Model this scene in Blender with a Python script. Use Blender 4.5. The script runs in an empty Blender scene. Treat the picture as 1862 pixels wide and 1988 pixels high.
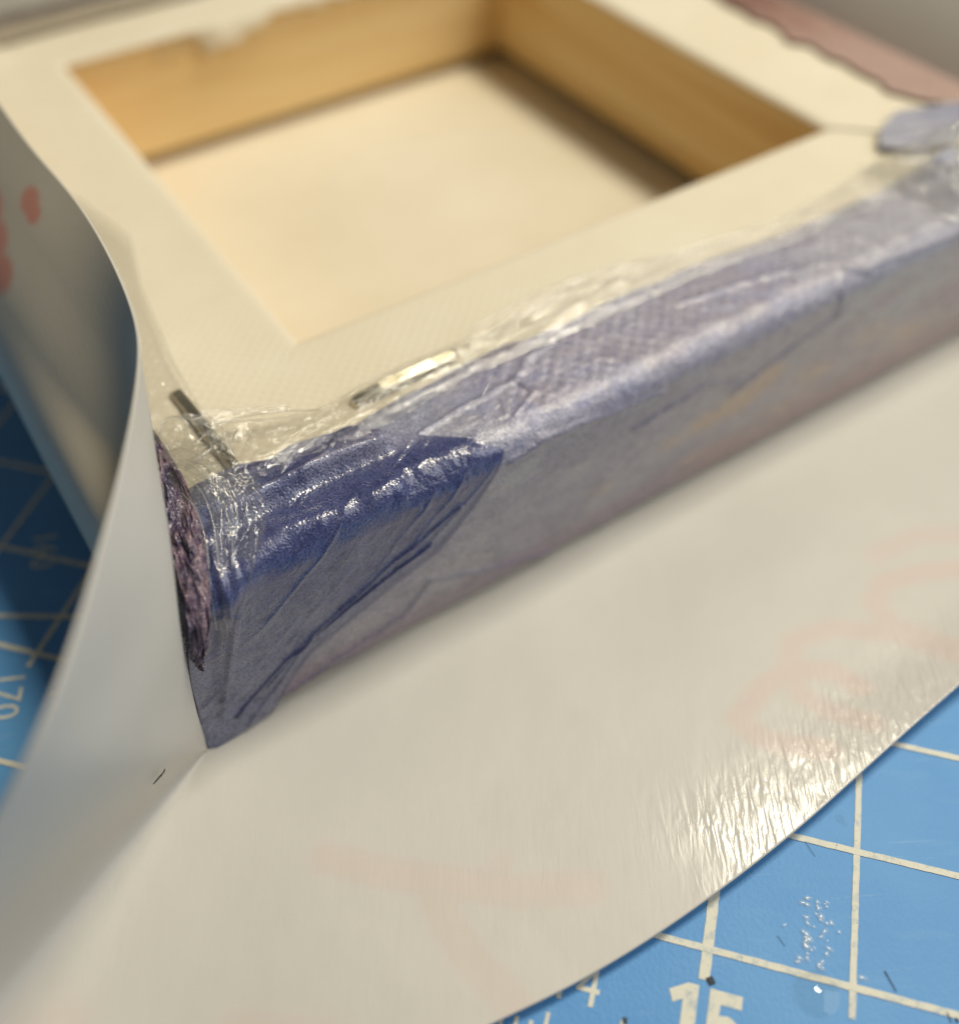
import bpy, bmesh, math, random
import numpy as np
from mathutils import Vector, Matrix, Euler

random.seed(7)
rng = np.random.default_rng(11)
S = 0.01                       # everything below is measured in centimetres
sc = bpy.context.scene
C = sc.collection

# ------------------------------------------------------------------ camera
cam_d = bpy.data.cameras.new('camera')
cam = bpy.data.objects.new('camera', cam_d)
C.objects.link(cam)
cam.location = (-0.3434 * S, -4.6919 * S, 7.4372 * S)
cam.rotation_euler = Euler((0.7178, 0.0153, -0.5806), 'XYZ')
cam_d.sensor_fit = 'HORIZONTAL'
cam_d.sensor_width = 36.0
cam_d.lens = 36.0 * 1968.1 / 1862.0
cam_d.clip_start = 0.002
cam_d.clip_end = 10.0
cam_d.dof.use_dof = True
cam_d.dof.focus_distance = 7.55 * S
cam_d.dof.aperture_fstop = 12.0
cam_d.dof.aperture_blades = 0
sc.camera = cam

# ------------------------------------------------------------------ light
world = bpy.data.worlds.new('World')
sc.world = world
world.use_nodes = True
wb = world.node_tree.nodes['Background']
wb.inputs['Color'].default_value = (1.0, 0.96, 0.90, 1)
wb.inputs['Strength'].default_value = 0.07


def area(name, loc, target, size, power, col):
    d = bpy.data.lights.new(name, 'AREA')
    d.shape = 'RECTANGLE'
    d.size, d.size_y = size[0] * S, size[1] * S
    d.energy = power
    d.color = col
    o = bpy.data.objects.new(name, d)
    C.objects.link(o)
    o.location = [c * S for c in loc]
    o.rotation_euler = (Vector(target) - Vector(loc)).to_track_quat('-Z', 'Y').to_euler()
    return o


area('ceiling_lamp', (23.5, 3, 43), (3.5, 1, 0), (12, 9), 1.62, (1.0, 0.92, 0.735))
area('fill_panel', (36, -28, 40), (3.5, 1, 0), (40, 40), 1.35, (0.98, 0.99, 1.0))  # added soft fill light from the front right, out of view

sc.render.engine = 'CYCLES'
sc.cycles.use_denoising = True
sc.cycles.max_bounces = 10
sc.cycles.transparent_max_bounces = 16
sc.cycles.caustics_reflective = False
sc.cycles.caustics_refractive = False
sc.view_settings.view_transform = 'Standard'
sc.view_settings.look = 'None'
sc.view_settings.exposure = 0.0
sc.view_settings.gamma = 1.0
sc.view_settings.use_curve_mapping = False


# ------------------------------------------------------------------ helpers
def lin(r, g, b):
    def f(c):
        c /= 255.0
        return c / 12.92 if c <= 0.04045 else ((c + 0.055) / 1.055) ** 2.4
    return np.array([f(r), f(g), f(b)])


def smooth(a, b, x):
    t = np.clip((np.asarray(x, float) - a) / (b - a), 0, 1)
    return t * t * (3 - 2 * t)


_tab = rng.random((256, 256))


def vnoise(x, y):
    x = np.asarray(x, float); y = np.asarray(y, float)
    xi = np.floor(x).astype(int); yi = np.floor(y).astype(int)
    fx = x - xi; fy = y - yi
    fx = fx * fx * (3 - 2 * fx); fy = fy * fy * (3 - 2 * fy)
    g = lambda i, j: _tab[i % 256, j % 256]
    return (g(xi, yi) * (1 - fx) + g(xi + 1, yi) * fx) * (1 - fy) + (g(xi, yi + 1) * (1 - fx) + g(xi + 1, yi + 1) * fx) * fy


def fbm(x, y, octaves=4):
    v = 0; a = 0.5; t = 0
    for k in range(octaves):
        v = v + a * vnoise(x * 2 ** k + 17.3 * k, y * 2 ** k + 5.1 * k)
        t += a; a *= 0.55
    return v / t


def ridged(x, y, octaves=3):
    v = 0; a = 1.0; t = 0
    for k in range(octaves):
        v = v + a * (1 - np.abs(2 * vnoise(x * 2 ** k + 9.7 * k, y * 2 ** k + 3.3 * k) - 1))
        t += a; a *= 0.5
    return v / t


def seg_dist(px, py, pts):
    d = np.full(np.shape(px), 1e9)
    for (ax, ay), (bx, by) in zip(pts[:-1], pts[1:]):
        vx, vy = bx - ax, by - ay
        t = np.clip(((px - ax) * vx + (py - ay) * vy) / (vx * vx + vy * vy + 1e-12), 0, 1)
        d = np.minimum(d, np.hypot(px - ax - t * vx, py - ay - t * vy))
    return d


def catmull(P, n):
    """resample rows of P (k, ...) to n samples along axis 0, Catmull-Rom"""
    P = np.asarray(P, float); k = len(P)
    u = np.linspace(0, k - 1, n)
    i = np.clip(np.floor(u).astype(int), 0, k - 2)
    t = (u - i).reshape((-1,) + (1,) * (P.ndim - 1))
    p0 = P[np.clip(i - 1, 0, k - 1)]; p1 = P[i]; p2 = P[i + 1]; p3 = P[np.clip(i + 2, 0, k - 1)]
    return 0.5 * (2 * p1 + (p2 - p0) * t + (2 * p0 - 5 * p1 + 4 * p2 - p3) * t ** 2 + (3 * p1 - p0 - 3 * p2 + p3) * t ** 3)


def link(name, me, mat=None, parent=None, smooth_=True):
    o = bpy.data.objects.new(name, me)
    C.objects.link(o)
    if mat is not None:
        for m in (mat if isinstance(mat, (list, tuple)) else [mat]):
            me.materials.append(m)
    if smooth_ and len(me.polygons):
        me.polygons.foreach_set('use_smooth', np.ones(len(me.polygons), bool))
    if parent is not None:
        o.parent = parent
    return o


def grid_mesh(name, P, col=None, attrs=None, flip=False):
    """P: (n, m, 3) in cm"""
    n, m = P.shape[:2]
    me = bpy.data.meshes.new(name)
    idx = np.arange(n * m).reshape(n, m)
    q = np.stack([idx[:-1, :-1], idx[1:, :-1], idx[1:, 1:], idx[:-1, 1:]], -1).reshape(-1, 4)
    if flip:
        q = q[:, ::-1]
    me.from_pydata((P.reshape(-1, 3) * S).tolist(), [], q.tolist())
    if col is not None:
        a = me.color_attributes.new('Col', 'FLOAT_COLOR', 'POINT')
        cc = np.ones((n * m, 4)); cc[:, :3] = col.reshape(-1, 3)
        a.data.foreach_set('color', cc.ravel())
    for k, v in (attrs or {}).items():
        a = me.attributes.new(k, 'FLOAT', 'POINT')
        a.data.foreach_set('value', np.asarray(v, float).ravel())
    me.update()
    return me


def poly_mesh(name, verts, faces):
    me = bpy.data.meshes.new(name)
    me.from_pydata([[c * S for c in v] for v in verts], [], faces)
    me.update()
    return me


def tube(name, pts, r, seg=6, taper=True):
    pts = np.asarray(pts, float); n = len(pts)
    V = []; F = []
    for i in range(n):
        t = Vector(pts[min(i + 1, n - 1)] - pts[max(i - 1, 0)]).normalized()
        a = t.orthogonal().normalized(); b = t.cross(a)
        rr = r * (math.sin(math.pi * (0.08 + 0.84 * i / (n - 1))) ** 0.5 if taper else 1)
        for k in range(seg):
            an = 2 * math.pi * k / seg
            V.append(Vector(pts[i]) + rr * (math.cos(an) * a + math.sin(an) * b))
    for i in range(n - 1):
        for k in range(seg):
            F.append((i * seg + k, i * seg + (k + 1) % seg, (i + 1) * seg + (k + 1) % seg, (i + 1) * seg + k))
    F.append(tuple(range(seg))[::-1]); F.append(tuple((n - 1) * seg + k for k in range(seg)))
    return poly_mesh(name, V, F)


def thing(name, label, cat, loc=(0, 0, 0), group=None):
    o = bpy.data.objects.new(name, None)
    C.objects.link(o)
    o.empty_display_size = 0.01
    o.location = [c * S for c in loc]
    return tag(o, label, cat, group)


def tag(o, label, cat, group=None):
    o['label'] = label; o['category'] = cat
    if group:
        o['group'] = group
    return o


# ------------------------------------------------------------------ materials
class M:
    def __init__(s, name):
        s.m = bpy.data.materials.new(name); s.m.use_nodes = True
        s.t = s.m.node_tree; s.b = s.t.nodes['Principled BSDF']
        s.tc = s.n('ShaderNodeTexCoord')

    def n(s, kind, **kw):
        nd = s.t.nodes.new(kind)
        for k, v in kw.items():
            setattr(nd, k, v)
        return nd

    def set(s, **kw):
        for k, v in kw.items():
            i = s.b.inputs[k.replace('_', ' ')]
            if hasattr(v, 'is_output') or isinstance(v, bpy.types.NodeSocket):
                s.t.links.new(v, i)
            else:
                i.default_value = v

    def l(s, a, b):
        s.t.links.new(a, b)

    def mapping(s, scale, rot=(0, 0, 0)):
        """object coordinates in centimetres, scaled"""
        src = s.tc.outputs['Object']
        if any(rot):
            mr = s.n('ShaderNodeMapping')
            mr.inputs['Rotation'].default_value = rot
            s.l(src, mr.inputs['Vector'])
            src = mr.outputs['Vector']
        mp = s.n('ShaderNodeMapping')
        mp.inputs['Scale'].default_value = [c / S for c in scale]
        s.l(src, mp.inputs['Vector'])
        return mp.outputs['Vector']

    def noise(s, scale=(1, 1, 1), detail=4, rough=0.6, rot=(0, 0, 0), dist=0):
        nd = s.n('ShaderNodeTexNoise')
        nd.inputs['Scale'].default_value = 1
        nd.inputs['Detail'].default_value = detail
        nd.inputs['Roughness'].default_value = rough
        nd.inputs['Distortion'].default_value = dist
        s.l(s.mapping(scale, rot), nd.inputs['Vector'])
        return nd.outputs['Fac']

    def voronoi(s, scale=(1, 1, 1), feature='F1'):
        nd = s.n('ShaderNodeTexVoronoi', feature=feature)
        nd.inputs['Scale'].default_value = 1
        s.l(s.mapping(scale), nd.inputs['Vector'])
        return nd.outputs['Distance']

    def ramp(s, fac, stops):
        r = s.n('ShaderNodeValToRGB')
        while len(r.color_ramp.elements) < len(stops):
            r.color_ramp.elements.new(0.5)
        for e, (p, c) in zip(r.color_ramp.elements, stops):
            e.position = p
            e.color = (c, c, c, 1) if np.isscalar(c) else (*c[:3], 1)
        s.l(fac, r.inputs['Fac'])
        return r.outputs['Color']

    def mix(s, fac, a, b, mode='MIX'):
        nd = s.n('ShaderNodeMix', data_type='RGBA', blend_type=mode)
        for sock, v in ((nd.inputs[0], fac), (nd.inputs[6], a), (nd.inputs[7], b)):
            if isinstance(v, bpy.types.NodeSocket):
                s.l(v, sock)
            else:
                sock.default_value = v if np.isscalar(v) else (*v[:3], 1)
        return nd.outputs[2]

    def math(s, op, a, b=0.0):
        nd = s.n('ShaderNodeMath', operation=op)
        for sock, v in ((nd.inputs[0], a), (nd.inputs[1], b)):
            if isinstance(v, bpy.types.NodeSocket):
                s.l(v, sock)
            else:
                sock.default_value = v
        return nd.outputs[0]

    def attr(s, name):
        nd = s.n('ShaderNodeAttribute', attribute_name=name)
        return nd

    def bump(s, height, dist_cm, strength=1.0, normal=None):
        nd = s.n('ShaderNodeBump')
        nd.inputs['Distance'].default_value = dist_cm * S
        nd.inputs['Strength'].default_value = strength
        s.l(height, nd.inputs['Height'])
        if normal is not None:
            s.l(normal, nd.inputs['Normal'])
        return nd.outputs['Normal']

    def weave(s, pitch):
        k = 2 * math.pi / pitch
        sp = s.n('ShaderNodeSeparateXYZ')
        mp = s.mapping((k, k, k))
        s.l(mp, sp.inputs[0])
        sx = s.math('SINE', sp.outputs['X']); sy = s.math('SINE', sp.outputs['Y'])
        pr = s.math('ADD', s.math('MULTIPLY', s.math('MULTIPLY', sx, sy), 0.5), 0.5)
        return s.math('SUBTRACT', 1.0, s.math('MULTIPLY', s.math('MULTIPLY', pr, pr), 2.0))


def mat_mat():
    m = M('mat_vinyl')
    n1 = m.noise((0.5, 0.5, 0.5), 4); n2 = m.noise((30, 30, 30), 2); n3 = m.noise((2, 9, 2), 5, rot=(0, 0, 0.6))
    c = m.mix(m.ramp(n1, [(0.35, 0), (0.7, 1)]), lin(88, 152, 214), lin(104, 166, 222))
    c = m.mix(m.ramp(n3, [(0.55, 0), (0.8, 0.35)]), c, lin(120, 172, 220))
    sc_ = m.noise((1.2, 26, 26), 4, 0.7, rot=(0, 0, 0.5))
    c = m.mix(m.ramp(sc_, [(0.62, 0), (0.72, 0.3)]), c, lin(150, 192, 228))
    m.set(Base_Color=c, Roughness=0.52, Specular_IOR_Level=0.35, Normal=m.bump(n2, 0.006, 0.6))
    return m.m


def mat_ink():
    m = M('mat_print_white')
    n = m.noise((14, 14, 14), 4); n2 = m.noise((60, 60, 60), 2)
    c = m.mix(m.ramp(n, [(0.3, 1), (0.5, 0)]), lin(226, 224, 208), lin(188, 198, 200))
    m.set(Base_Color=c, Roughness=0.6, Normal=m.bump(n2, 0.003, 0.6))
    # worn print: tiny gaps where the blue shows
    m.set(Alpha=m.ramp(m.noise((45, 45, 45), 3, 0.7), [(0.27, 0.15), (0.36, 1)]))
    return m.m


def mat_simple(name, rgb, rough=0.6, spec=0.5, metal=0.0):
    m = M(name)
    n = m.noise((20, 20, 20), 3)
    c = m.mix(n, [x * 0.75 for x in rgb], [min(1, x * 1.2) for x in rgb])
    m.set(Base_Color=c, Roughness=rough, Specular_IOR_Level=spec, Metallic=metal)
    return m.m


def mat_paper(back=False):
    m = M('release_paper_back' if back else 'release_paper_face')
    n1 = m.noise((0.45, 0.45, 0.45), 4)
    base = m.mix(m.ramp(n1, [(0.3, 0), (0.7, 1)]), *((lin(206, 196, 176), lin(212, 203, 184)) if back else (lin(203, 200, 192), lin(210, 207, 199))))
    pr = m.attr('print').outputs['Fac']
    if back:
        c = m.mix(pr, base, lin(218, 142, 122))
    else:
        c = m.mix(m.math('MULTIPLY', pr, 0.30), base, lin(224, 176, 164))
    # fine crinkle of the coated paper
    w1 = m.noise((4, 19, 19), 2, 0.5, rot=(0, 0, -0.98), dist=0.5)
    w2 = m.noise((40, 60, 40), 2)
    cr = m.attr('crinkle').outputs['Fac']
    h = m.math('ADD', m.math('MULTIPLY', w1, m.math('ADD', m.math('MULTIPLY', cr, 1.0), 0.04)), m.math('MULTIPLY', w2, 0.06))
    m.set(Base_Color=c, Roughness=m.math('SUBTRACT', 0.50, m.math('MULTIPLY', cr, 0.28)) if not back else 0.55, Specular_IOR_Level=0.5, Normal=m.bump(h, 0.0085, 0.8))
    return m.m


def mat_canvas():
    m = M('primed_canvas')
    n1 = m.noise((0.6, 0.6, 0.6), 4)
    base = m.mix(m.ramp(n1, [(0.3, 0), (0.7, 1)]), lin(228, 217, 192), lin(235, 226, 204))
    wv = m.weave(0.12); n2 = m.noise((28, 28, 28), 3)
    c = m.mix(m.ramp(m.math('ADD', m.math('MULTIPLY', wv, 0.35), 0.5), [(0.2, 0.05), (0.5, 0)]), base, lin(196, 186, 165))
    h = m.math('ADD', m.math('MULTIPLY', m.math('MULTIPLY', wv, m.noise((2, 2, 2), 3)), 0.8), n2)
    m.set(Base_Color=c, Roughness=0.85, Specular_IOR_Level=0.2, Normal=m.bump(h, 0.006, 0.6))
    return m.m


def mat_wood(axis, name, light, dark):
    m = M(name)
    sc_ = (0.35, 7, 7) if axis == 'x' else (7, 0.35, 7)
    n1 = m.noise(sc_, 3, 0.5, dist=0.3)
    sc2 = (1.5, 60, 60) if axis == 'x' else (60, 1.5, 60)
    n2 = m.noise(sc2, 3)
    sc3 = (0.12, 1.6, 1.6) if axis == 'x' else (1.6, 0.12, 1.6)
    n3 = m.noise(sc3, 2, dist=0.6)
    c = m.mix(m.ramp(n3, [(0.35, 0), (0.65, 1)]), light, dark)
    c = m.mix(m.ramp(n1, [(0.45, 0), (0.7, 0.55)]), c, dark)
    c = m.mix(m.math('MULTIPLY', n2, 0.35), c, dark)
    m.set(Base_Color=c, Roughness=0.6, Specular_IOR_Level=0.3, Normal=m.bump(n2, 0.003, 0.5))
    return m.m


def mat_print(name, leather, gloss=0.24, dots=True, weave=False):
    m = M(name)
    col = m.attr('Col').outputs['Color']
    grain = m.noise((60, 60, 60), 3, 0.7)
    fib = m.noise((8, 70, 70), 3, 0.7, rot=(0, 0.5, 0))
    c = m.mix(m.math('MULTIPLY', m.ramp(grain, [(0.4, 1), (0.6, 0)]), 0.38), col, lin(60, 62, 98))
    c = m.mix(m.math('MULTIPLY', m.ramp(fib, [(0.55, 0), (0.75, 1)]), 0.22), c, lin(215, 212, 214))
    if dots:
        v = m.voronoi((50, 50, 50))
        c = m.mix(m.math('MULTIPLY', m.ramp(v, [(0.25, 1), (0.45, 0)]), 0.76 if leather > 1 else 0.5), c, lin(34, 37, 74))
    wv = m.weave(0.15)
    if weave:
        wm = m.attr('weave').outputs['Fac']
        c = m.mix(m.math('MULTIPLY', m.ramp(m.math('ADD', m.math('MULTIPLY', wv, 0.5), 0.5), [(0.0, 1), (0.38, 0)]), m.math('MULTIPLY', wm, 0.5)), c, lin(70, 72, 140))
    v2 = m.voronoi((58, 58, 58), 'SMOOTH_F1')
    n2 = m.noise((46, 46, 46), 3)
    h = m.math('ADD', m.math('MULTIPLY', v2, leather), m.math('MULTIPLY', n2, 0.6))
    if weave:
        h = m.math('ADD', h, m.math('MULTIPLY', m.math('MULTIPLY', wv, 0.3), wm))
    nrm = m.bump(h, 0.0032 if leather > 1 else 0.013, 0.8)
    m.set(Base_Color=c, Roughness=m.math('ADD', m.math('MULTIPLY', n2, 0.22), gloss - 0.08), Specular_IOR_Level=0.62, Normal=nrm,
          Coat_Weight=0.8, Coat_Roughness=0.09)
    m.l(nrm, m.b.inputs['Coat Normal'])
    if leather > 1:
        m.set(Alpha=m.attr('cover').outputs['Fac'])
    return m.m


def mat_clear(name='clear_film', haze=0.025, bumpd=0.028, rough=0.07, refl=0.13):
    m = M(name)
    tr = m.n('ShaderNodeBsdfTransparent'); tr.inputs['Color'].default_value = (0.985, 0.983, 0.972, 1)
    gl = m.n('ShaderNodeBsdfGlossy'); gl.inputs['Roughness'].default_value = rough
    df = m.n('ShaderNodeBsdfDiffuse'); df.inputs['Color'].default_value = (0.85, 0.85, 0.8, 1)
    w1 = m.noise((5, 14, 5), 4, 0.6, rot=(0, 0, 0.25), dist=1.2); w2 = m.noise((25, 40, 25), 2)
    nb = m.bump(m.math('ADD', w1, m.math('MULTIPLY', w2, 0.25)), bumpd, 0.8)
    m.l(nb, gl.inputs['Normal'])
    lw = m.n('ShaderNodeLayerWeight'); lw.inputs['Blend'].default_value = 0.5
    fre = m.math('ADD', m.math('MULTIPLY', m.math('POWER', lw.outputs['Facing'], 4.0), 0.7), refl)
    mx = m.n('ShaderNodeMixShader'); mx2 = m.n('ShaderNodeMixShader')
    mx.inputs['Fac'].default_value = haze
    m.l(tr.outputs[0], mx.inputs[1]); m.l(df.outputs[0], mx.inputs[2])
    m.l(fre, mx2.inputs['Fac'])
    m.l(mx.outputs[0], mx2.inputs[1]); m.l(gl.outputs[0], mx2.inputs[2])
    m.l(mx2.outputs[0], m.t.nodes['Material Output'].inputs['Surface'])
    return m.m


def mat_metal():
    m = M('staple_steel')
    n = m.noise((4, 60, 60), 3)
    m.set(Base_Color=m.mix(n, lin(176, 170, 146), lin(222, 214, 188)), Metallic=1.0, Roughness=0.17, Normal=m.bump(n, 0.004, 0.6))
    return m.m


MAT = mat_mat(); INK = mat_ink()
FACE = mat_paper(); BACK = mat_paper(True)
CANVAS = mat_canvas()
WOODX = mat_wood('x', 'pine_along_x', lin(246, 222, 170), lin(234, 200, 140))
WOODY = mat_wood('y', 'pine_along_y', lin(250, 228, 174), lin(226, 186, 122))
PRINT = mat_print('printed_tissue', 0.5, 0.20, True, True)
BLUE = mat_print('printed_tissue_blue', 1.3, 0.26, True)
CRUMPLE = mat_print('printed_tissue_crumpled', 0.8, 0.26, True)
CLEAR = mat_clear(); CLEAR2 = mat_clear('clear_film_crinkled', 0.04, 0.03)
FOLD = mat_clear('clear_fold', 0.14, 0.01); STEEL = mat_metal(); DROP = mat_clear('clear_drop', 0.0, 0.0005, 0.03, 0.03); DRIED = mat_clear('dried_drop', 0.13, 0.003, 0.2, 0.03)
DARK = mat_simple('dark_grime', lin(62, 70, 78), 0.8)
LINT = mat_simple('lint_fibre', lin(92, 86, 74), 0.9)

# ------------------------------------------------------------------ cutting mat
ZM = -0.06                                                   # top of the mat
TH = -0.8464                                                  # turn of its grid
OX, OY = 2.231, -3.5137                                       # a grid crossing (line 15, lowest row)
mat = thing('cutting_mat', 'blue vinyl cutting mat with white printed grid under everything', 'cutting mat')
bm = bmesh.new()
bmesh.ops.create_cube(bm, size=1, matrix=Matrix.Translation((3 * S, 4 * S, (ZM - 0.15) * S)) @ Matrix.Rotation(TH, 4, 'Z') @ Matrix.Diagonal((46 * S, 40 * S, 0.3 * S, 1)))
me = bpy.data.meshes.new('mat_body'); bm.to_mesh(me); bm.free()
link('mat_body', me, MAT, mat, False)


def g2w(i, j):
    c, s = math.cos(TH), math.sin(TH)
    return OX + c * i - s * j, OY + s * i + c * j


def strip(name, a, b, w, z, m, parent, ragged=0.0):
    ax, ay = g2w(*a); bx, by = g2w(*b)
    L = math.hypot(bx - ax, by - ay); nx, ny = -(by - ay) / L, (bx - ax) / L
    n = max(2, int(L / 0.05)) if ragged else 2
    V = []; F = []
    for k in range(n):
        t = k / (n - 1)
        for sgn in (-1, 1):
            ww = w / 2 * (1 + ragged * random.uniform(-1, 1))
            V.append((ax + (bx - ax) * t + sgn * ww * nx, ay + (by - ay) * t + sgn * ww * ny, z))
    for k in range(n - 1):
        F.append((2 * k, 2 * k + 2, 2 * k + 3, 2 * k + 1))
    return link(name, poly_mesh(name, V, F), m, parent, False)


zl = ZM + 0.004
for i in range(-2, 6):
    thick = (i == 0)
    strip('grid_line', (i, -0.21 if not thick else -0.215), (i, 6.0), 0.078 if thick else 0.047, zl, INK, mat, 0.08)
for i in range(-12, -4):
    strip('grid_line', (i, 0.86), (i, 9.0), 0.047, zl, INK, mat)
for j in range(-1, 9):
    if j < 0:
        continue
    strip('grid_line', (-14, j), (8, j), 0.050, zl + 0.002, INK, mat, 0.08)
strip('angle_line', (-10.5, 0.33), (-4.4, 1.79), 0.05, zl + 0.004, INK, mat)
strip('tick_mark', (-5.66, 0.675), (-5.42, 0.69), 0.05, zl, INK, mat)
for k in range(-16, 24):
    i = k * 0.1
    if abs(i) > 3:
        continue
    top = -0.70 if k % 10 == 0 else (-0.62 if k % 5 == 0 else -0.78)
    if k in (-1, 0, 1, 2, 3):
        continue
    strip('tick_mark', (i, -1.0), (i, top), 0.028, zl, INK, mat)


def number(txt, i, j, size, ang, bold, sx=1.0, z=0.0):
    cu = bpy.data.curves.new('number', 'FONT')
    cu.body = txt; cu.size = size * S; cu.align_x = 'CENTER'; cu.align_y = 'CENTER'
    cu.offset = bold * S; cu.space_character = 1.05
    tmp = bpy.data.objects.new('tmp', cu); C.objects.link(tmp)
    dg = bpy.context.evaluated_depsgraph_get()
    me_ = bpy.data.meshes.new_from_object(tmp.evaluated_get(dg))
    bpy.data.objects.remove(tmp); bpy.data.curves.remove(cu)
    x, y = g2w(i, j)
    me_.transform(Matrix.Translation((x * S, y * S, (zl + z) * S)) @ Matrix.Rotation(TH + ang, 4, 'Z') @ Matrix.Diagonal((sx, 1, 1, 1)))
    me_.materials.clear()
    return link('number', me_, INK, mat, False)




def glyph(outline, i, j, k=1.0):
    vs_ = []
    for x, y in outline:
        wx, wy = g2w(i + x * k, j + y)
        vs_.append((wx, wy, zl))
    bm_ = bmesh.new()
    f_ = bm_.faces.new([bm_.verts.new([c * S for c in v]) for v in vs_])
    f_.normal_update()
    bmesh.ops.triangulate(bm_, faces=[f_])
    me_ = bpy.data.meshes.new('number'); bm_.to_mesh(me_); bm_.free()
    return link('number', me_, INK, mat, False)


def arc(cx, cy, rx, ry, a0, a1, n=14):
    return [(cx + rx * math.cos(math.radians(a0 + (a1 - a0) * q / n)), cy + ry * math.sin(math.radians(a0 + (a1 - a0) * q / n))) for q in range(n + 1)]


glyph([(.10, 0), (.20, 0), (.20, .44), (.125, .44), (0, .365), (.035, .285), (.10, .325)], -0.225, -0.70)
glyph([(0, .44), (.26, .44), (.26, .35), (.095, .35), (.09, .275)] + arc(.13, .145, .15, .145, 80, -150) + arc(.125, .145, .062, .062, -140, 110) + [(0, .185)], 0.05, -0.70, .86)
number('14', -0.86, -0.475, 0.40, 0.0, 0.0, 0.9)
number('16', 1.0, -0.53, 0.40, 0.0, 0.0, 0.9)
number('160', -6.58, 2.06, 0.33, math.radians(-62), 0.0, 0.9)
number('170', -6.02, 0.56, 0.33, math.radians(-68), 0.0, 0.95)
# knife cuts and grime
for (i0, j0, i1, j1, w) in [(1.21, 0.17, 1.29, 0.05, 0.007), (0.03, -0.19, 0.06, -0.235, 0.045), (1.42, -0.14, 1.47, -0.19, 0.006), (1.62, 0.0, 1.65, -0.06, 0.007),
                            (1.68, -0.02, 1.69, -0.05, 0.012), (-0.49, -0.60, -0.48, -0.64, 0.03), (0.47, 0.22, 0.53, 0.16, 0.004), (0.62, 0.98, 0.7, 0.88, 0.003)]:
    strip('cut_mark', (i0, j0), (i1, j1), w, zl + 0.006, DARK, mat, 0.3)


def dome(name, i, j, r, h, m, squash=1.0, seg=20, ring=5, wob=0.12):
    x, y = g2w(i, j)
    V = [(0, 0, h)]; F = []
    ph = random.uniform(0, 6); am = [random.uniform(-wob, wob) for _ in range(3)]
    for a in range(1, ring + 1):
        t = a / ring
        for k in range(seg):
            an = 2 * math.pi * k / seg
            rr = r * t * (1 + am[0] * math.cos(an + ph) + am[1] * math.cos(2 * an) + am[2] * math.cos(3 * an + ph))
            V.append((rr * math.cos(an), rr * math.sin(an) * squash, h * (1 - t * t)))
    for k in range(seg):
        F.append((0, 1 + k, 1 + (k + 1) % seg))
    for a in range(ring - 1):
        o = 1 + a * seg
        for k in range(seg):
            F.append((o + k, o + seg + k, o + seg + (k + 1) % seg, o + (k + 1) % seg))
    ob = link(name, poly_mesh(name, V, F), m)
    ob.location = (x * S, y * S, (ZM + 0.0095) * S)
    ob.rotation_euler[2] = random.uniform(0, 6)
    return ob


tag(dome('water_drop', 0.76, -0.11, 0.17, 0.034, DROP, 0.85, 32, 7, 0.12), 'wide flat clear drop with a bright glint beside the white grid line', 'drop')
tag(dome('water_drop', 0.885, 1.225, 0.055, 0.03, DROP, 0.5), 'small pointed clear drop on the mat close to the paper edge', 'drop')
for k in range(46):
    t = random.random()
    i = 0.74 + random.gauss(0, 0.055 + 0.05 * t); j = 0.58 - 0.52 * t ** 0.8
    r = random.uniform(0.012, 0.034)
    tag(dome('dried_droplet', i, j, r, r * 0.12, DRIED, 0.8, 10, 3, 0.25), 'tiny clear droplet in the speckled streak on the blue mat', 'droplet', 'droplets in the streak on the blue mat')

# ------------------------------------------------------------------ release paper
# columns of (hinge ... outer edge), going from the back left round the near corner and along the front
paper = thing('release_paper', 'large sheet of white coated backing paper under and around the canvas frame', 'paper')
cols = []


def col(*p):
    cols.append([np.array(q, float) for q in p])


# left flap, bent up and leaning over the left bar
for y in (12.5, 10.5, 8.3, 6.3, 4.9, 3.9):
    bul = 0.05 * math.sin(y * 2.3)
    col((-.06, y, -.012), (-.20 + bul, y, .9), (-.20 + bul, y, 1.7), (.04 + bul * .3, y, 2.2), (.45, y, 2.65), (.82, y, 3.0))
col((-.06, 2.9, -.012), (-.20, 2.9, .9), (-.18, 2.9, 1.7), (.08, 2.9, 2.2), (.50, 2.95, 2.65), (.90, 3.03, 3.0))
col((-.06, 1.9, -.012), (-.20, 1.9, .9), (-.14, 1.85, 1.75), (.18, 1.8, 2.15), (.52, 1.7, 2.55), (.77, 1.62, 3.0))
col((-.06, 1.2, -.012), (-.20, 1.2, .9), (-.12, 1.15, 1.8), (.28, 1.08, 2.15), (.54, 1.05, 2.6), (.62, 1.09, 3.0))
col((-.07, .8, -.012), (-.20, .75, .9), (-.10, .7, 1.85), (.33, .75, 2.12), (.46, .78, 2.52), (.36, .55, 2.98))
col((-.07, .35, -.012), (-.22, .2, .9), (-.06, .1, 1.9), (.26, .22, 2.16), (.20, .1, 2.55), (.06, -.0, 3.0))
col((-.08, .05, -.012), (-.09, -.10, .9), (.02, -.13, 1.5), (.07, -.18, 1.85), (-.02, -.26, 2.4), (-.18, -.40, 3.0))
col((-.10, -.06, -.012), (-.05, -.17, .5), (-.035, -.21, 1.0), (-.09, -.33, 1.6), (-.34, -.62, 2.3), (-.63, -1.10, 2.97))
apex = np.array((-.11, -.10, -.012))
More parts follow.
